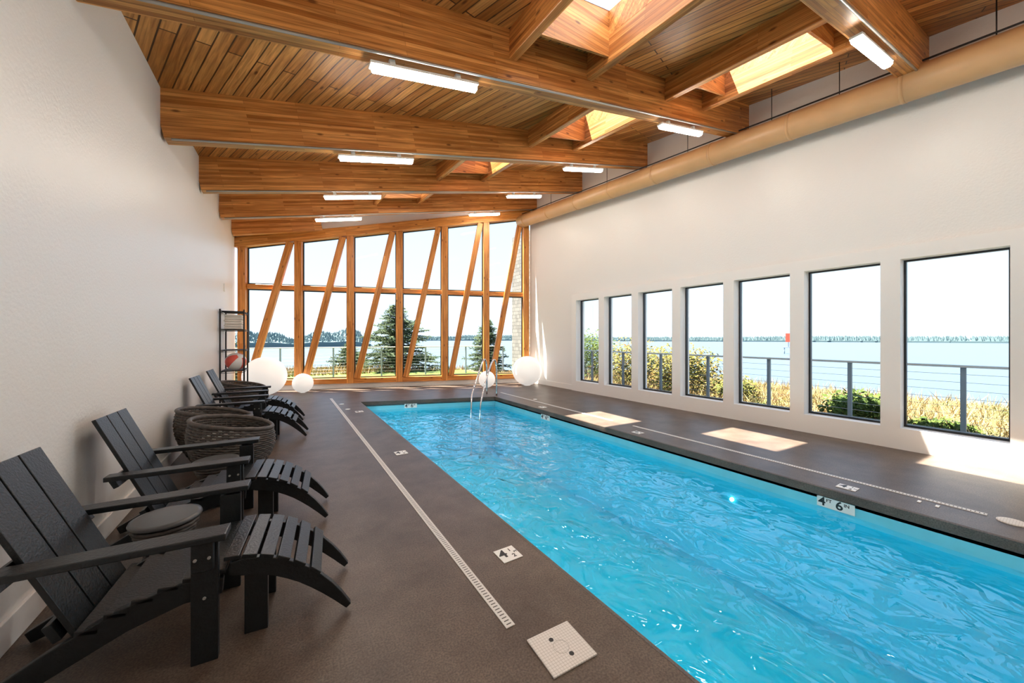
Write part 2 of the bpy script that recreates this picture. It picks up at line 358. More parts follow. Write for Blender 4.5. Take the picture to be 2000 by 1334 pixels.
U=[s/cs for s in PS]
def W3(u,y,z): return FW@V((u,y,z))
g='vertical timber posts of the window wall'
for u in U:
    timber('timber_post',W3(u,-.02,.15),W3(u,-.02,zbf(u)-.24),.19,.2,nv,M['frame'],'orange fir post in the tall window wall','timber post',g)
for k in range(6):
    u0,u1=U[k]+.19,U[k+1]-.20
    timber('diagonal_brace',W3(u0,-.1,.30),W3(u1,-.1,zbf(u1)-.26),.17,.12,nv,M['frame'],'slanted fir brace crossing a window bay','timber brace','slanted braces of the window wall')
timber('header_beam',W3(0.02,-.05,zbf(0.02)-.11),W3(LEN-.02,-.05,zbf(LEN-.02)-.11),.22,.27,(0,0,1),M['frame'],'sloping orange timber header on top of the window wall','timber beam')
timber('sill_beam',W3(0.02,-.02,.225),W3(LEN-.02,-.02,.225),.17,.15,(0,0,1),M['frame'],'orange timber sill along the foot of the window wall','timber sill')
for k in range(6):
    timber('window_transom',W3(U[k]+.095,.02,2.95),W3(U[k+1]-.095,.02,2.95),.12,.13,(0,0,1),M['frame'],'horizontal fir transom between two posts','timber transom','transoms of the window wall')
    a,c=U[k]+.096,U[k+1]-.096; ft=.03
    b=B(); zt0=zbf(a)-.245; zt1=zbf(c)-.245
    for z0,(za,zc_) in((.302,(2.88,2.88)),(3.02,(zt0,zt1))):
        b.box(a,a+ft,.03,.07,z0,za-.001); b.box(c-ft,c,.03,.07,z0,zc_-.01)
        b.box(a+ft,c-ft,.03,.07,z0,z0+ft)
        b.hexa([(a+ft,.03,za-ft),(c-ft,.03,zc_-ft),(c-ft,.07,zc_-ft),(a+ft,.07,za-ft),(a+ft,.03,za),(c-ft,.03,zc_),(c-ft,.07,zc_),(a+ft,.07,za)])
    w=struct('window_%d'%(8+k),b.mesh('window',M['black']),'tall two-part glazed bay with thin black frame','window',FW.copy())
    q=B(); 
    for z0,(za,zc_) in((.302,(2.88,2.88)),(3.02,(zt0,zt1))):
        q.face([(a+ft,.05,z0+ft),(c-ft,.05,z0+ft),(c-ft,.05,zc_-ft),(a+ft,.05,za-ft)])
    put('window_pane',q.mesh('window_pane',M['glass']),w)
b=B().box(XR+.10,XR+.36,YE+.12,YE+1.3,-.3,5.2)
put('shingled_exterior_wall',b.mesh('shingled_exterior_wall',M['shingle']),None,None,label='grey cedar shingled outer wall beside the glazed end',category='wall')
# ---------------------------------------------------------------- ceiling with skylight openings
SK=[(2.28,2.06,3.17),(2.28,4.69,5.63),(4.43,3.79,4.84),(6.58,2.86,3.95),(8.73,1.99,3.11)]
HL=.62
holes=[(a+.045,c-.045,y-HL,y+HL) for y,a,c in SK]
xs=sorted(set([XL-.25,XR+.3]+[h[0] for h in holes]+[h[1] for h in holes]))
ys=sorted(set([YB-.1,5.5]+[h[2] for h in holes]+[h[3] for h in holes]))
b=B()
for i in range(len(xs)-1):
    for j in range(len(ys)):
        xa,xb=xs[i],xs[i+1]; y0=ys[j]
        if j<len(ys)-1:
            ya0=yb0=ys[j+1]
            if any(h[0]-1e-4<(xa+xb)/2<h[1]+1e-4 and h[2]-1e-4<(y0+ya0)/2<h[3]+1e-4 for h in holes): continue
        else: ya0,yb0=farY(xa)+.13,farY(xb)+.13
        b.face([(xa,y0,zc(xa,y0)),(xa,ya0,zc(xa,ya0)),(xb,yb0,zc(xb,yb0)),(xb,y0,zc(xb,y0))])
struct('ceiling',b.mesh('ceiling',M['plank']),'sloping ceiling of narrow knotty wood planks','ceiling')
BY=[-.95,1.2,3.35,5.5,7.65,9.8,11.95]
for y in BY:
    xe=XR+.05
    if y>11: xe=(12.7-12.05)/FS+XL
    xa=XL-.03; h=.55
    bo=timber('ceiling_beam',(xa,y,zb(xa,y)+h/2),(xe,y,zb(xe,y)+h/2),.19,h,(0,0,1),M['lam'],'deep laminated timber beam spanning under the plank ceiling','ceiling beam','laminated ceiling beams')
    if y<11:
        r=B().tube([(.06,-.08,-h/2-.011),((xe-xa)*1.018-.1,-.08,-h/2-.011)],.012,8)
        put('electrical_conduit',r.mesh('electrical_conduit',M['galv']),bo,label='thin galvanised conduit along the beam underside')
def purlin(x,y0,y1):
    timber('ceiling_purlin',(x,y0,zb(x,y0)+.38),(x,y1,zb(x,y1)+.38),.09,.31,(0,0,1),M['lam'],'short timber purlin framing a skylight','ceiling purlin','purlins between the beams')
for si,(yc_,a,c) in enumerate(SK):
    y0,y1=yc_-1.075+.095,yc_+1.075-.095
    purlin(a,y0,y1); purlin(c,y0,y1)
    fr_=si in(0,4)  # these two panes are made diffusing to soften the sun below
    e=empty('skylight',Matrix.Translation((0,0,0)),label='rectangular skylight, pane made diffusing to soften sun, with wood-lined shaft' if fr_ else 'rectangular skylight with wood-lined shaft',category='skylight',group='skylights in the ceiling')
    b=B(); A,C=a+.045,c-.045
    for yy in(yc_-HL,yc_+HL):
        s=-.03 if yy<yc_ else .03
        p=[(A,yy+min(0,s)),(C,yy+min(0,s)),(C,yy+max(0,s)),(A,yy+max(0,s))]
        b.hexa([(x,y,zb(x,y)+.30) for x,y in p]+[(x,y,zc(x,y)+.3) for x,y in p])
    for xx,s in((A,-.03),(C,.03)):
        p=[(xx+min(0,s),yc_-HL),(xx+max(0,s),yc_-HL),(xx+max(0,s),yc_+HL),(xx+min(0,s),yc_+HL)]
        b.hexa([(x,y,zc(x,y)-.0) for x,y in p]+[(x,y,zc(x,y)+.3) for x,y in p])
    put('skylight_shaft',b.mesh('skylight_shaft',M['lam']),e)
    q=B(); q.face([(x,y,zc(x,y)+.28) for x,y in((A,yc_-HL),(C,yc_-HL),(C,yc_+HL),(A,yc_+HL))])
    put('skylight_pane',q.mesh('skylight_pane',M['sun_diffuser'] if fr_ else M['glass']),e)
fb=B().box(-.53,.53,-.05,.05,.045,.07).bevel(.005,2); 
fb.box(-.35,-.30,-.02,.02,.065,.13); fb.box(.30,.35,-.02,.02,.065,.13)
housing=fb.mesh('housing',M['white'])
db=B(); pr=[(-.045,.05),(-.043,.02),(-.024,0),(.024,0),(.043,.02),(.045,.05)]
for i in range(5):
    (ya_,za_),(yb2,zb2)=pr[i],pr[i+1]; db.face([(-.51,ya_,za_),(.51,ya_,za_),(.51,yb2,zb2),(-.51,yb2,zb2)][::-1])
db.face([(-.51,y,z) for y,z in pr]); db.face([(.51,y,z) for y,z in pr[::-1]])
diff=db.mesh('diffuser',M['lamp'])
for y in BY[:6]:
    for x in(1.17,5.2):
        mt=Matrix.Translation((x,y,zb(x,y)-.135))@Matrix.Rotation(-math.atan((zb(x+.5,y)-zb(x-.5,y))),4,'Y')
        e=empty('ceiling_light',mt,label='long white fluorescent light fixture fixed under a beam',category='ceiling light',group='linear lights under the beams')
        put('housing',housing,e); put('diffuser',diff,e)
DX=6.72
def dz(y): return 3.70+.211*(DX-XL)+.075*(y-5.5)-.33
RD=.195
pts=[(DX,y,dz(y)) for y in (YB+.02,0,3,6,YE+.02)]
e=empty('ventilation_duct',Matrix.Translation((0,0,0)),label='long round tan painted air duct hung below the ceiling',category='air duct')
b=B().tube(pts,RD,40)
yy=-2.4
while yy<YE-.1:
    b.tube([(DX,yy-.02,dz(yy-.02)),(DX,yy+.02,dz(yy+.02))],RD+.006,40); yy+=1.22
put('duct_pipe',b.mesh('duct_pipe',M['duct']),e)
b=B().tube([(DX,YB+.05,dz(YB)+.25),(DX,YE-.05,dz(YE)+.25)],.012,8); 
put('support_rail',b.mesh('support_rail',M['black']),e)
for yy in(-.6,.55,1.9,2.75,4.2,6.3,8.5):
    b=B().tube([(DX,yy,dz(yy)+.19),(DX,yy,zc(DX,yy))],.006,6)
    put('hanger_cable',b.mesh('hanger_cable',M['black']),e)
# ---------------------------------------------------------------- pool
pool=empty('swimming_pool',Matrix.Translation((0,0,0)),label='long turquoise lap pool set into the brown deck',category='swimming pool')
b=B(); D=-1.4
for i in range(4):
    a=POOL[i];c=POOL[(i+1)%4]
    b.mi=1; b.face([(a[0],a[1],-.08),(c[0],c[1],-.08),(c[0],c[1],-.26),(a[0],a[1],-.26)][::-1])
    b.mi=0; b.face([(a[0],a[1],-.26),(c[0],c[1],-.26),(c[0],c[1],D),(a[0],a[1],D)][::-1])
b.face([(x,y,D) for x,y in POOL])
put('pool_basin',b.mesh('pool_basin',[M['poolin'],M['tileband']]),pool)
b=B(); OUT=[(1.515,-1.505),(4.605,-1.505),(4.605,8.125),(1.515,9.136)]
INN=[(1.54,-1.48),(4.58,-1.48),(4.58,8.10),(1.54,9.10)]
for i in range(4):
    j=(i+1)%4; o0,o1,i0,i1=OUT[i],OUT[j],INN[i],INN[j]
    e0,e1=POOL[i],POOL[j]
    b.face([(*o0,.001),(*o1,.001),(*i1,-.004),(*i0,-.004)])
    b.face([(*i0,-.004),(*i1,-.004),(*i1,-.085),(*i0,-.085)])
    b.face([(*i0,-.085),(*i1,-.085),(*e1,-.085),(*e0,-.085)])
put('coping',b.mesh('coping',M['floor']),pool)
b=B(); WZ=-.215
nx,ny=60,180
gv=[[None]*(ny+1) for _ in range(nx+1)]
for i in range(nx+1):
    x=1.52+3.08*i/nx; yt=9.13-(x-1.52)*(1.01/3.08)
    for j in range(ny+1):
        y=-1.5+(yt+1.5)*j/ny
        z=WZ+.004*math.sin(x*5+y*2.2)+.004*math.sin(y*4.1-x*2.3+1)+.0025*math.sin(x*9-y*7)
        gv[i][j]=b.bm.verts.new((x,y,z))
for i in range(nx):
    for j in range(ny):
        f=b.bm.faces.new([gv[i][j],gv[i+1][j],gv[i+1][j+1],gv[i][j+1]]); f.smooth=True
put('pool_water',b.mesh('pool_water',M['water']),pool,label='rippling turquoise pool water')
lens_small=plain('pool_inlet_lens',(.9,.95,1),.3,emit=(.9,1,1),es=4)
b=B().tube([(4.597,2.3,-.45),(4.575,2.3,-.45)],.022,20)
put('pool_glow_disc',b.mesh('pool_glow_disc',lens_small),pool)
lens=plain('pool_fill_glow',(.9,.95,1),.3,emit=(.85,.97,1),es=40)
for y in(-.6,1.1,2.8,4.5,6.2,7.9):  # glowing discs added to brighten the pool, hidden below its left edge
    b=B().tube([(1.523,y,-.62),(1.535,y,-.62)],.11,24)
    put('pool_glow_disc',b.mesh('pool_glow_disc',lens),pool,label='round unseen disc added to brighten the pool')
def textmesh(body,size):
    cu=bpy.data.curves.new('t','FONT'); cu.body=body; cu.size=size; cu.align_x='CENTER'; cu.align_y='CENTER'; cu.extrude=.0006; cu.offset=size*.02
    o=bpy.data.objects.new('t',cu); COL.objects.link(o); bpy.context.view_layer.update()
    dg=bpy.context.evaluated_depsgraph_get(); me=bpy.data.meshes.new_from_object(o.evaluated_get(dg)); bpy.data.objects.remove(o)
    me.materials.clear(); me.materials.append(M['text']); return me
def tile(pos,xd,yd,w,h,texts,label,group):
    xd=V(xd).normalized(); yd=V(yd).normalized(); zd=xd.cross(yd)
    mt=Matrix(((xd[0],yd[0],zd[0],pos[0]),(xd[1],yd[1],zd[1],pos[1]),(xd[2],yd[2],zd[2],pos[2]),(0,0,0,1)))
    b=B().box(-w/2,w/2,-h/2,h/2,0,.004)
    t=put('depth_marker',b.mesh('depth_marker',M['white']),None,mt,label=label,category='depth marker',group=group)
    for body,size,x,y in texts:
        put('marking',textmesh(body,size),t,Matrix.Translation((x,y,.0045)))
T46=[('4',.115,-.105,0),('FT',.042,-.050,.02),('6',.115,.03,0),('IN',.042,.085,.02)]
tile((4.596,1.33,-.145),(0,-1,0),(0,0,1),.29,.10,T46,'white tile reading 4 FT 6 IN on the pool wall','depth markers on the pool wall')
tile((4.596,6.0,-.145),(0,-1,0),(0,0,1),.29,.10,T46,'white tile reading 4 FT 6 IN on the pool wall','depth markers on the pool wall')
n2=V((1.01,3.08,0)).normalized()
fx=2.62; fy=9.13-(fx-1.52)*.328
tile((fx-n2.x*.004,fy-n2.y*.004,-.145),(3.08,-1.01,0),(0,0,1),.29,.10,T46,'white tile reading 4 FT 6 IN on the pool wall','depth markers on the pool wall')
TD=[('4',.12,-.035,.01),('1',.045,.03,.035),('2',.05,.03,-.035),('FT',.025,.06,.0)]
for x,y in((1.318,2.145),(1.30,4.78),(1.31,7.9)):
    tile((x,y,.001),(1,0,0),(0,1,0),.15,.15,TD,'white deck tile reading 4 1/2 FT beside the pool','depth markers on the deck')
for x,y in((4.78,1.29),(4.75,3.81),(4.75,6.3)):
    tile((x,y,.001),(0,-1,0),(1,0,0),.15,.13,TD,'white deck tile reading 4 1/2 FT beside the pool','depth markers on the deck')
for x,y in((1.12,9.0),(1.15,8.3),(5.2,7.2)):
    b=B().lathe([(.05,0),(.05,.005),(.045,.007)],seg=24)
    put('deck_drain_cap',b.mesh('deck_drain_cap',M['white']),None,TR(x,y),label='small round white drain cap in the deck',category='drain cap',group='drain caps in the deck')
b=B().lathe([(.085,0),(.085,.005),(.075,.009),(.05,.009)],seg=32)
put('round_access_lid',b.mesh('round_access_lid',M['lid']),None,TR(5.02,.33),label='round white access lid set in the deck',category='access lid')
for x,y in((4.93,.83),(4.93,.72)):
    b=B().box(-.03,.03,-.012,.012,0,.005).bevel(.002,1)
    put('deck_anchor_plate',b.mesh('deck_anchor_plate',M['white']),None,TR(x,y,0),label='tiny white plate in the deck',category='anchor plate',group='anchor plates in the deck')
for x,y0,y1 in((1.0,1.6,10.0),(5.05,.46,4.15),(5.05,4.6,8.6)):
    h=(y1-y0)/2; b=B().box(-.026,.026,-h,h,0,.004)
    put('trench_drain',b.mesh('trench_drain',M['drain']),None,TR(x,(y0+y1)/2),label='narrow white slotted trench drain running along the pool',category='trench drain',group='trench drains in the deck')
e=put('skimmer_lid',B().box(-.125,.125,-.115,.115,0,.009).bevel(.003,2).mesh('skimmer_lid',M['lid']),None,TR(1.137,1.36,0,math.radians(-3)),label='square white skimmer cover with round insert and two finger holes',category='skimmer cover')
for hx,hy in((-.02,.055),(.02,-.055)):
    b=B().lathe([(.012,.0092),(.012,.0098)],c=(hx,hy,0),seg=16)
    put('finger_hole',b.mesh('finger_hole',M['text']),e)
b=B().tube([(.038*math.cos(a*math.pi/16),.038*math.sin(a*math.pi/16),.0090) for a in range(32)],.0009,6,closed=True)
put('round_insert',b.mesh('round_insert',plain('lid_groove_grey',(.42,.39,.36),.6)),e)
def smooth(P,n=8):
    P=[V(p) for p in P]; P=[P[0]*2-P[1]]+P+[P[-1]*2-P[-2]]; out=[]
    for i in range(1,len(P)-2):
        for k in range(n):
            t=k/n; a,b_,c,d=P[i-1],P[i],P[i+1],P[i+2]
            out.append(.5*((2*b_)+(c-a)*t+(2*a-5*b_+4*c-d)*t*t+(3*b_-a-3*c+d)*t**3))
    out.append(P[-2]); return out
hr=empty('pool_handrail',Matrix.Translation((0,0,0)),label='polished steel grab rail at the pool entry',category='pool handrail')
for k in range(2):
    P=[V((4.62,8.6,0)),V((4.62,8.6,.45)),V((4.60,8.59,.8)),V((4.53,8.55,.93)),V((4.42,8.49,.84)),V((4.18,8.33,.44)),V((4.0,8.22,.10)),V((3.93,8.12,-.12)),V((3.90,8.07,-.5)),V((3.90,8.07,-1.39))]
    if k: P=[V((4.72,8.25,0)),V((4.72,8.25,.45)),V((4.70,8.24,.8)),V((4.63,8.20,.93)),V((4.50,8.14,.84)),V((4.25,7.98,.42)),V((4.1,7.88,.06)),V((4.03,7.82,-.12)),V((4.0,7.80,-.5)),V((4.0,7.80,-1.39))]
    put('rail_tube',B().tube(smooth(P),.021,12).mesh('rail_tube',M['steel']),hr)
# ---------------------------------------------------------------- adirondack chairs
def chair_parts():
    P=[]
    for s in(-1,1):
        y=s*.285
        P.append(('front_leg',B().box(.29,.39,y-.018,y+.018,0,.56).bevel(.004,2),'chair'))
        yi=s*.248
        pts=[(.40,yi,.315),(.25,yi,.325),(.05,yi,.27),(-.15,yi,.175),(-.32,yi,.085),(-.45,yi,.03)]
        P.append(('side_rail',B().strip(pts,[.07,.10,.105,.10,.085,.055],.034).bevel(.004,2),'chair'))
        P.append(('armrest',B().board((-.33,s*.305,.59),(.43,s*.31,.590),.085,.03,w1=.12).bevel(.005,2),'chair'))
        P.append(('arm_bracket',B().box(.30,.38,s*.325-.016,s*.325+.016,.44,.57).bevel(.003,1),'chair'))
        for x,z in((.315,.50),(.365,.50),(.34,.3)):
            P.append(('bolt',B().tube([(x,s*.302,z),(x,s*.346 if z>.4 else s*.307,z)],.007,8),'galv'))
    b=B()
    for i in range(6):
        t=i/5; x=.375-.43*t; z=.385-.115*t*t*.9-.02*t
        b.board((x,-.265,z),(x,.265,z),.075,.022,up=(.16+.12*t-.1,0,1))
    b.bevel(.004,2); P.append(('seat',b,'chair'))
    b=B()
    bot=V((-.09,0,.22)); top=V((-.415,0,.96))
    for y0 in(-.157,0,.157):
        b.board((bot.x,y0,bot.z),(top.x,y0,top.z),.148,.022,up=(.915,0,.40))
    b.bevel(.004,2); P.append(('backrest',b,'chair'))
    b=B().board((-.285,-.34,.56),(-.285,.34,.56),.07,.03,up=(.9,0,.42))
    b.board((-.165,-.24,.28),(-.165,.24,.28),.08,.03,up=(.9,0,.42)); b.bevel(.004,2); P.append(('back_brace',b,'chair'))
    return [(n,b.mesh(n,M[m])) for n,b,m in P]
def ottoman_parts():
    P=[]
    for s in(-1,1):
        y=s*.20
        P.append(('leg',B().box(-.18,-.08,y-.052*s-.016,y-.052*s+.016,0,.36).bevel(.004,2)))
        pts=[]
        for i in range(11):
            t=i/10; x=-.23+.53*t; z=.375-.02*t-.33*t**2.2
            pts.append((x,y,z))
        P.append(('side_rail',B().strip(pts,[.06]+[.085]*5+[.08,.075,.065,.05,.03],.034).bevel(.004,2)))
    b=B()
    for i in range(6):
        t=.02+i*.135; x=-.23+.53*t; z=.375-.02*t-.33*t**2.2+.057
        sl=(-.02-.726*t**1.2)/.53
        b.board((x,-.23,z),(x,.23,z),.062,.02,up=(-sl,0,1))
    b.bevel(.004,2); P.append(('seat',b))
    return [(n,b.mesh(n,M['chair'])) for n,b in P]
CP=chair_parts(); OP=ottoman_parts()
CH=[(-.625,2.50,-4),(-.625,3.68,-3),(-.635,6.62,-3),(-.63,7.85,-2)]
cl=['black slatted adirondack lounge chair with its back to the white wall','black slatted adirondack lounge chair beside a small round table','black slatted adirondack lounge chair near the wicker seats','black slatted adirondack lounge chair near the wire shelf']
for (x,y,rr),lb in zip(CH,cl):
    e=empty('adirondack_chair',TR(x,y,0,math.radians(rr)),label=lb,category='lounge chair',group='black adirondack chairs along the wall')
    for n,me in CP: put(n,me,e)
    e=empty('footstool',TR(x+.655,y-.08,0,math.radians(-6)),label='black slatted footstool with curved legs before a lounge chair',category='footstool',group='black footstools along the wall')
    for n,me in OP: put(n,me,e)
# small round side tables
tt=B().lathe([(.15,.355),(.17,.36),(.175,.37),(.17,.382),(.15,.385)],seg=40).mesh('table_top',M['tabletop'])
tb=B()
for k in range(14):
    f=(k+.5)/14; r0=.12+.03*math.cos(f*6.283)
    tb.tube([((r0+.004*math.sin(14*t+k*math.pi))*math.cos(t),(r0+.004*math.sin(14*t+k*math.pi))*math.sin(t),.012+.336*f) for t in[2*math.pi*i/56 for i in range(56)]],.0135,5,closed=True)
tbm=tb.mesh('woven_base',M['wicker'])
for x,y in((-.62,3.09),(-.52,4.27)):
    e=empty('side_table',TR(x,y),label='small round side table with grey top and woven base',category='side table',group='small side tables between the chairs')
    put('table_top',tt,e); put('woven_base',tbm,e)
# wicker tub chairs
def rim(th): return .50+.15*(.5-.5*math.cos(th))**.8
def rad(f): return .22+.155*math.sin(math.pi*min(1,f*1.05)*.66)
b=B(); NR=22; NS=96
for k in range(NR):
    f=(k+.5)/NR; pts=[]
    for i in range(NS):
        th=2*math.pi*i/NS; z=.03+(rim(th)-.03)*f
        r=rad(f)+.007*math.sin(24*th+k*math.pi)
        pts.append((r*math.cos(th),r*math.sin(th),z))
    b.tube(pts,.0125,5,closed=True)
for i in range(48):
    th=2*math.pi*i/48
    b.tube([((rad(f)-.004)*math.cos(th),(rad(f)-.004)*math.sin(th),.01+(rim(th)-.02)*f) for f in(0,.2,.4,.6,.8,1)],.006,5)
wbody=b.mesh('woven_body',M['wicker'])
b=B(); b.tube([((rad(1))*math.cos(t),(rad(1))*math.sin(t),rim(t)) for t in[2*math.pi*i/64 for i in range(64)]],.022,10,closed=True)
wrim=b.mesh('rim',M['wicker'])
b=B(); b.lathe([(.20,.38),(.28,.385),(.30,.41),(.30,.44),(.28,.465),(.2,.475),(.05,.477)],seg=40)
wcush=b.mesh('cushion',M['cushion'])
b=B(); b.lathe([(.2,.0),(.2,.02),(.225,.1),(.29,.37),(.05,.375)],seg=40)
wbase=b.mesh('inner_shell',M['wicker'])
for x,y,r in((-.46,4.95,0),(-.70,5.74,.2),(-.66,8.95,0)):
    e=empty('wicker_tub_chair',TR(x,y,0,r),label='round dark brown woven wicker tub seat beside the lounge chairs',category='wicker chair',group='wicker tub seats')
    put('woven_body',wbody,e); put('rim',wrim,e); put('cushion',wcush,e,label='flat light grey round seat cushion'); put('inner_shell',wbase,e)
def globe(x,y,r,lab):
    b=B(); bmesh.ops.create_uvsphere(b.bm,u_segments=48,v_segments=28,radius=r)
    for f in b.bm.faces: f.smooth=True
    b.lathe([(r*.22,-r),(r*.22,-r*.965)],seg=24,smooth=False)
    put('globe_lamp',b.mesh('globe_lamp',M['globe']),None,Matrix.Translation((x,y,r)),label=lab,category='globe lamp',group='white globe lamps on the floor')
def fl(px,fwd):
    r=(px-1000)/710*fwd; th=math.atan(447/710); c,s=math.cos(th),math.sin(th); return (r*c+fwd*s,fwd*c-r*s)
globe(-.40,11.50,.50,'large glossy white globe lamp on the floor by the window wall')
globe(.46,11.50,.26,'small glossy white globe lamp beside the large globe')
globe(6.55,9.5,.46,'large glossy white globe lamp near the corner of the window wall')
globe(5.22,9.72,.25,'small glossy white globe lamp behind the pool handrail')
RX0,RX1,RY0,RY1=-1.10,-.70,9.55,10.45
e=empty('wire_shelf_rack',TR((RX0+RX1)/2,(RY0+RY1)/2),label='tall black wire shelving rack against the wall',category='shelf rack')
hx,hy=(RX1-RX0)/2,(RY1-RY0)/2
for sx in(-1,1):
    for sy in(-1,1):
        put('post',B().tube([(sx*hx,sy*hy,0),(sx*hx,sy*hy,2.1)],.016,10).mesh('post',M['black']),e)
SZ=[.35,.80,1.24,1.68,2.06]
for z in SZ:
    b=B()
    for dz_ in(0,-.03):
        b.tube([(-hx,-hy,z+dz_),(hx,-hy,z+dz_)],.006,6);b.tube([(-hx,hy,z+dz_),(hx,hy,z+dz_)],.006,6)
        b.tube([(-hx,-hy,z+dz_),(-hx,hy,z+dz_)],.006,6);b.tube([(hx,-hy,z+dz_),(hx,hy,z+dz_)],.006,6)
    for i in range(17):
        xx=-hx+2*hx*(i+.5)/17; b.tube([(xx,-hy,z),(xx,hy,z)],.0028,5)
    for i in range(8):
        yy=-hy+2*hy*(i+.5)/8; b.tube([(-hx,yy,z-.006),(hx,yy,z-.006)],.004,5)
    put('shelf',b.mesh('shelf',M['black']),e)
for i in range(6):
    b=B().box(-.15,.15,-.22,.22,0,.05).bevel(.018,3)
    put('folded_towel',b.mesh('folded_towel',M['towel']),None,TR(-.89+random.uniform(-.01,.01),9.85,1.684+i*.052),label='folded cream towel in a stack on the wire rack',category='towel',group='folded towels on the rack')
b=B(); bmesh.ops.create_uvsphere(b.bm,u_segments=36,v_segments=20,radius=.19)
for f in b.bm.faces:
    f.smooth=True; c=f.calc_center_median(); a=math.atan2(c.y,c.x); f.material_index=int((a+math.pi)/(math.pi/3))%2
    if abs(c.z)>.182: f.material_index=1
put('beach_ball',b.mesh('beach_ball',[M['red'],M['white']]),None,Matrix.Translation((-.86,9.8,.993))@Matrix.Rotation(.7,4,'X')@Matrix.Rotation(.5,4,'Y'),label='red and white striped beach ball on the wire rack',category='beach ball')
b=B().box(XL,XL+.03,10.35,10.45,2.55,2.72).bevel(.005,2)
put('wall_thermostat',b.mesh('wall_thermostat',M['white']),None,None,label='small white control box on the wall',category='thermostat')
# ---------------------------------------------------------------- outside
def gz(x,y):
    dr=x-7.34; df=(y-farY(x))*.95
    if df>0 and dr<2: 
        z=0 if df<6 else -(df-6)*.35
        if dr>0: z=min(z,-.06)
        return max(z,-6)
    if dr<=1.6: z=-.06
    elif dr<8: z=-.06-(dr-1.6)*.035
    else: z=-.284-(dr-8)*.45
    if df>0: z=min(z, 0 if df<6 else -(df-6)*.35)
    return max(z,-6)
b=B(); st=.75
nxg,nyg=64,70; ox,oy=-16,-8
vv=[[None]*(nyg+1) for _ in range(nxg+1)]
for i in range(nxg+1):
    for j in range(nyg+1):
        x=ox+i*st;y=oy+j*st; vv[i][j]=b.bm.verts.new((x,y,gz(x,y)-.02))
def inside(x,y): return x<7.34 and y<farY(x)+.14
for i in range(nxg):
    for j in range(nyg):
        q=[vv[i][j],vv[i+1][j],vv[i+1][j+1],vv[i][j+1]]
        if any(inside(v.co.x,v.co.y) for v in q): continue
        f=b.bm.faces.new(q); f.material_index=1 if (q[0].co.x<7 and q[0].co.y<17) else 0
b.mi=0
slab(b,[(7.34,-8),(8.1,-8),(8.1,12),(7.34,10.1)],-.5,-.075)
b.mi=1
slab(b,[(XL,12.85),(7.34,10.25),(8.2,11.5),(8.2,12.5),(-1,15)],-.5,-.022)
for v in list(b.bm.verts):
    if not v.link_faces: b.bm.verts.remove(v)
put('coastal_ground',b.mesh('coastal_ground',[M['soil'],M['lawn']]),None,None,label='grassy coastal bank falling to the water outside',category='ground',kind='stuff')
b=B(); b.face([(-2500,-1500,-5),(3000,-1500,-5),(3000,3000,-5),(-2500,3000,-5)])
put('bay_water',b.mesh('bay_water',M['sea']),None,None,label='calm blue bay stretching to the far shore',category='sea',kind='stuff')
b=B()
for i in range(64000):
    x=8.0+random.random()**1.1*9; y=random.uniform(-2.5,14); z=gz(x,y)-.04
    tall=random.random()<.12
    h=(random.uniform(.25,.45) if tall else random.uniform(.06,.22))*(0.6 if x<9 else 1); a=random.random()*6.28; w=.006+random.random()*.012
    lx,ly=random.gauss(0,.13),random.gauss(0,.13)
    b.face([(x-w*math.cos(a),y-w*math.sin(a),z),(x+w*math.cos(a),y+w*math.sin(a),z),(x+lx,y+ly,z+h)])
for i in range(9000):
    x=random.uniform(-6,9); y=random.uniform(16.5,20); z=gz(x,y)-.05
    if y<farY(x)+4.3: continue
    h=random.uniform(.15,.45); a=random.random()*6.28; w=.015+random.random()*.015
    b.face([(x-w*math.cos(a),y-w*math.sin(a),z),(x+w*math.cos(a),y+w*math.sin(a),z),(x+random.gauss(0,.1),y+random.gauss(0,.1),z+h)])
put('dry_grass',b.mesh('dry_grass',M['grass']),None,None,label='dry golden and green grass outside the windows',category='grass',kind='stuff')
def bush(x,y,z,rx,rz,n,mat,lab):
    b=B()
    for i in range(7):
        a=random.random()*6.28; b.tube([(0,0,0),(rx*.5*math.cos(a),rx*.5*math.sin(a),rz*random.uniform(.8,1.4))],[.02,.006],5)
    for i in range(n):
        u=V((random.gauss(0,1),random.gauss(0,1),random.gauss(0,1))).normalized()*random.random()**.35
        k=1+.25*math.sin(u.x*7+u.y*5)
        c=V((u.x*rx*k,u.y*rx*k,rz+u.z*rz*k)); s=random.uniform(.03,.07)
        if c.z<.02: c.z=.02+random.random()*.1
        d=V((random.gauss(0,1),random.gauss(0,1),random.gauss(0,1))).normalized(); e_=d.orthogonal().normalized()
        b.face([c-d*s,c+e_*s*.5,c+d*s,c-e_*s*.5])
    put('shrub',b.mesh('shrub',mat),None,TR(x,y,z),label=lab,category='shrub',group='shrubs outside the windows')
bush(9.9,6.4,-.15,1.0,.70,5000,M['bush'],'reddish green coastal shrub behind the cable railing')
bush(10.2,8.4,-.15,1.0,.78,4000,M['bush'],'reddish green coastal shrub behind the cable railing')
bush(10.3,10.6,-.2,1.1,.95,4500,M['greenbush'],'leafy green shrub behind the cable railing')
bush(9.3,2.35,-.15,.5,.3,2200,M['greenbush'],'low green shrub in the dry grass')
bush(9.2,1.3,-.15,.4,.14,1300,M['greenbush'],'low green shrub in the dry grass')
bush(9.9,4.9,-.2,.5,.35,1500,M['bush'],'low reddish shrub in the dry grass')
bush(11.5,13.5,-.3,1.4,1.0,4500,M['greenbush'],'leafy green shrub behind the cable railing')
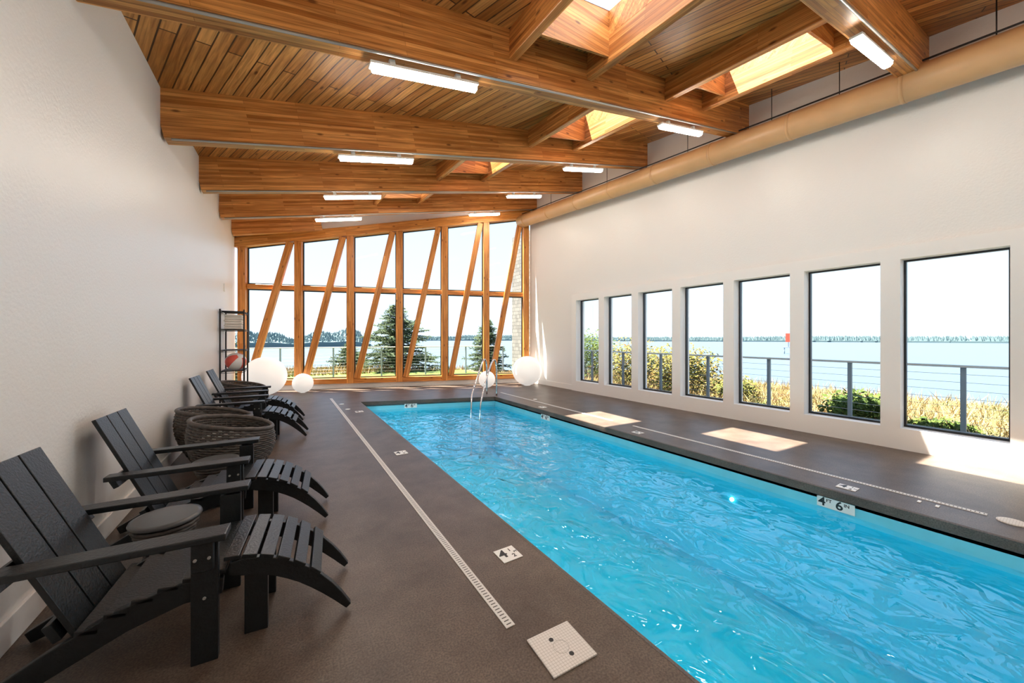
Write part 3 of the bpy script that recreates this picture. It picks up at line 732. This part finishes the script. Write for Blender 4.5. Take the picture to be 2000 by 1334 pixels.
def spruce(x,y,z,H,R,lab,seed=1):
    rnd=random.Random(seed); b=B(); b.mi=1
    b.tube([(0,0,0),(0,0,H*.5),(0,0,H)],[.1,.06,.01],8); b.mi=0
    lev=26
    for l in range(lev):
        f=l/lev; z0=H*(.03+.93*f); rr=R*(1-f)**.75+.05
        for k in range(10):
            a=rnd.random()*6.28; ln=rr*rnd.uniform(.5,1.15); d=V((math.cos(a),math.sin(a),0)); sd=V((-d.y,d.x,0)); up=rnd.uniform(-.15,.35)
            m=max(4,int(ln/.07))
            for q in range(m):
                t=(q+.5)/m; c=d*ln*t+V((0,0,z0+up*ln*t-.1*ln*t*t))
                for w in range(5):
                    dd=(d*rnd.uniform(.2,1)+sd*rnd.uniform(-1,1)+V((0,0,rnd.uniform(-.5,.6)))).normalized(); s=rnd.uniform(.09,.2)
                    p=dd.orthogonal().normalized()*.025
                    b.face([c-p,c+p,c+dd*s])
    put('spruce_tree',b.mesh('spruce_tree',[M['spruce'],M['bark']]),None,TR(x,y,z),label=lab,category='tree',group='spruce trees outside')
spruce(4.45,17.3,-.0,3.2,2.3,'broad young spruce tree beyond the window wall',1)
spruce(2.9,20.5,-.9,2.2,1.5,'small spruce tree beyond the window wall',4)
spruce(8.3,15.4,-.1,2.6,1.1,'small spruce tree near the shingled wall',2)
spruce(-2.2,17.2,-.1,2.3,1.2,'small spruce tree beyond the window wall',3)
def railing(p0,p1,n,ztop,zbase,lab):
    p0=V(p0);p1=V(p1); e=empty('cable_railing',Matrix.Translation((p0.x,p0.y,zbase)),label=lab,category='railing')
    d=p1-p0; H=ztop-zbase
    put('top_rail',B().board((0,0,H-.02),(d.x,d.y,H-.02),.12,.035).bevel(.004,1).mesh('top_rail',M['railtop']),e)
    for i in range(n+1):
        c=d*(i/n); u=d.normalized(); s=V((-u.y,u.x,0))
        b=B().board((c.x,c.y,0),(c.x,c.y,H-.038),.055,.05,up=(s.x,s.y,0))
        put('post',b.mesh('post',M['railpaint']),e)
    b=B()
    for k in range(9):
        z=.08+(H-.16)*k/8.5; b.tube([(0,0,z),(d.x,d.y,z)],.003,5)
    put('cable',b.mesh('cable',M['galv']),e,kind='stuff')
railing((8.5,-1.55,0),(8.5,11.15,0),10,1.1,-.08,'grey cable railing with pale top rail outside the windows')
railing((-3.5,16.2,0),(8.45,14.2,0),7,1.15,-.02,'grey cable railing with pale top rail on the lawn')
def ridge(name,ph0,ph1,D,h,n,lab,base=-5.2,seed=0):
    rnd=random.Random(seed); b=B()
    def P(ph,dd): return (dd*math.sin(ph),dd*math.cos(ph))
    K=60; prof=[]
    for i in range(K+1):
        t=i/K; prof.append(h*(.55+.25*math.sin(t*9+seed)+.15*math.sin(t*23+seed))*min(1,t*8+.15,(1-t)*8+.15))
    for i in range(K):
        a0=math.radians(ph0+(ph1-ph0)*i/K);a1=math.radians(ph0+(ph1-ph0)*(i+1)/K)
        x0,y0=P(a0,D);x1,y1=P(a1,D);X0_,Y0_=P(a0,D*1.25);X1_,Y1_=P(a1,D*1.25)
        b.face([(x0,y0,base),(x1,y1,base),(x1,y1,base+2+prof[i+1]*.2),(x0,y0,base+2+prof[i]*.2)])
        b.face([(x0,y0,base+2+prof[i]*.2),(x1,y1,base+2+prof[i+1]*.2),(X1_,Y1_,base+2+prof[i+1]*1.1),(X0_,Y0_,base+2+prof[i]*1.1)])
    for i in range(n):
        t=rnd.random(); a=math.radians(ph0+(ph1-ph0)*t); q=rnd.random(); dd=D*(1+.25*q); x,y=P(a,dd)
        pi=prof[int(t*K)]; z=base+2+pi*(.2+.9*q)-.5; s=D/100*rnd.uniform(.35,.8)*min(1,t*12+.2,(1-t)*12+.2); r=s*.4
        top=(x,y,z+s*1.3); ring=[(x+r*math.cos(k*1.2566+t*9),y+r*math.sin(k*1.2566+t*9),z) for k in range(5)]
        for k in range(5): b.face([ring[k],ring[(k+1)%5],top])
    put(name,b.mesh(name,M['farwood']),None,None,label=lab,category='forest',kind='stuff')
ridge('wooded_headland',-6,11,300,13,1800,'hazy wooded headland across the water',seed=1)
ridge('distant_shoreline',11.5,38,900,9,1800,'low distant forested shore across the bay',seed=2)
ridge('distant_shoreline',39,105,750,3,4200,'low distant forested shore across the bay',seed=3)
mx_,my_=fl(1540,150)
e=empty('channel_marker',TR(mx_,my_,-5.2,-1.2),label='red channel marker on a piled platform in the bay',category='channel marker')
b=B()
for sx in(-1.3,1.3):
    for sy in(-1.3,1.3): b.tube([(sx,sy,0),(sx,sy,2.8)],.16,8)
b.box(-1.8,1.8,-1.8,1.8,2.6,3.0); b.tube([(0,0,3),(0,0,8.8)],.12,8)
put('piling',b.mesh('piling',M['railpaint']),e)
put('daymark',B().box(-.95,.95,-.95,.95,5.0,8.6).bevel(.03,1).mesh('daymark',plain('marker_red',(.6,.06,.03),.5)),e,label='red boxed daymark board')
# ---------------------------------------------------------------- lights / world
sun=bpy.data.lights.new('sun','SUN'); sun.energy=24; sun.angle=math.radians(.6); sun.color=(1,.90,.76)
so=bpy.data.objects.new('sun',sun); COL.objects.link(so)
so.rotation_euler=V((1.6,-1.7,-5.2)).to_track_quat('-Z','Y').to_euler(); so.location=(-10,20,40)
w=bpy.data.worlds.new('World'); SC.world=w; w.use_nodes=True; nt=w.node_tree; nt.nodes.clear()
out=nt.nodes.new('ShaderNodeOutputWorld'); bg=nt.nodes.new('ShaderNodeBackground'); L(nt,bg.outputs[0],out.inputs[0])
tc=nt.nodes.new('ShaderNodeTexCoord'); sp=nt.nodes.new('ShaderNodeSeparateXYZ'); L(nt,tc.outputs['Generated'],sp.inputs[0])
r=nt.nodes.new('ShaderNodeValToRGB'); L(nt,sp.outputs[2],r.inputs[0]); el=r.color_ramp.elements
el[0].position=0; el[0].color=(.64,.79,.92,1); el[1].position=.6; el[1].color=(.44,.67,1,1)
k=el.new(.15); k.color=(.57,.76,.96,1)
L(nt,r.outputs[0],bg.inputs[0]); bg.inputs[1].default_value=1.05
# ---------------------------------------------------------------- camera
cam=bpy.data.cameras.new('camera'); cam.lens=12.78; cam.sensor_width=36; cam.shift_y=-.0035; cam.clip_end=6000; cam.clip_start=.05
co=bpy.data.objects.new('camera',cam); COL.objects.link(co); co.location=(0,0,1.5); co.rotation_euler=(math.pi/2,0,-math.radians(32.2))
SC.camera=co
SC.view_settings.view_transform='Standard'; SC.view_settings.look='None'; SC.view_settings.exposure=.78
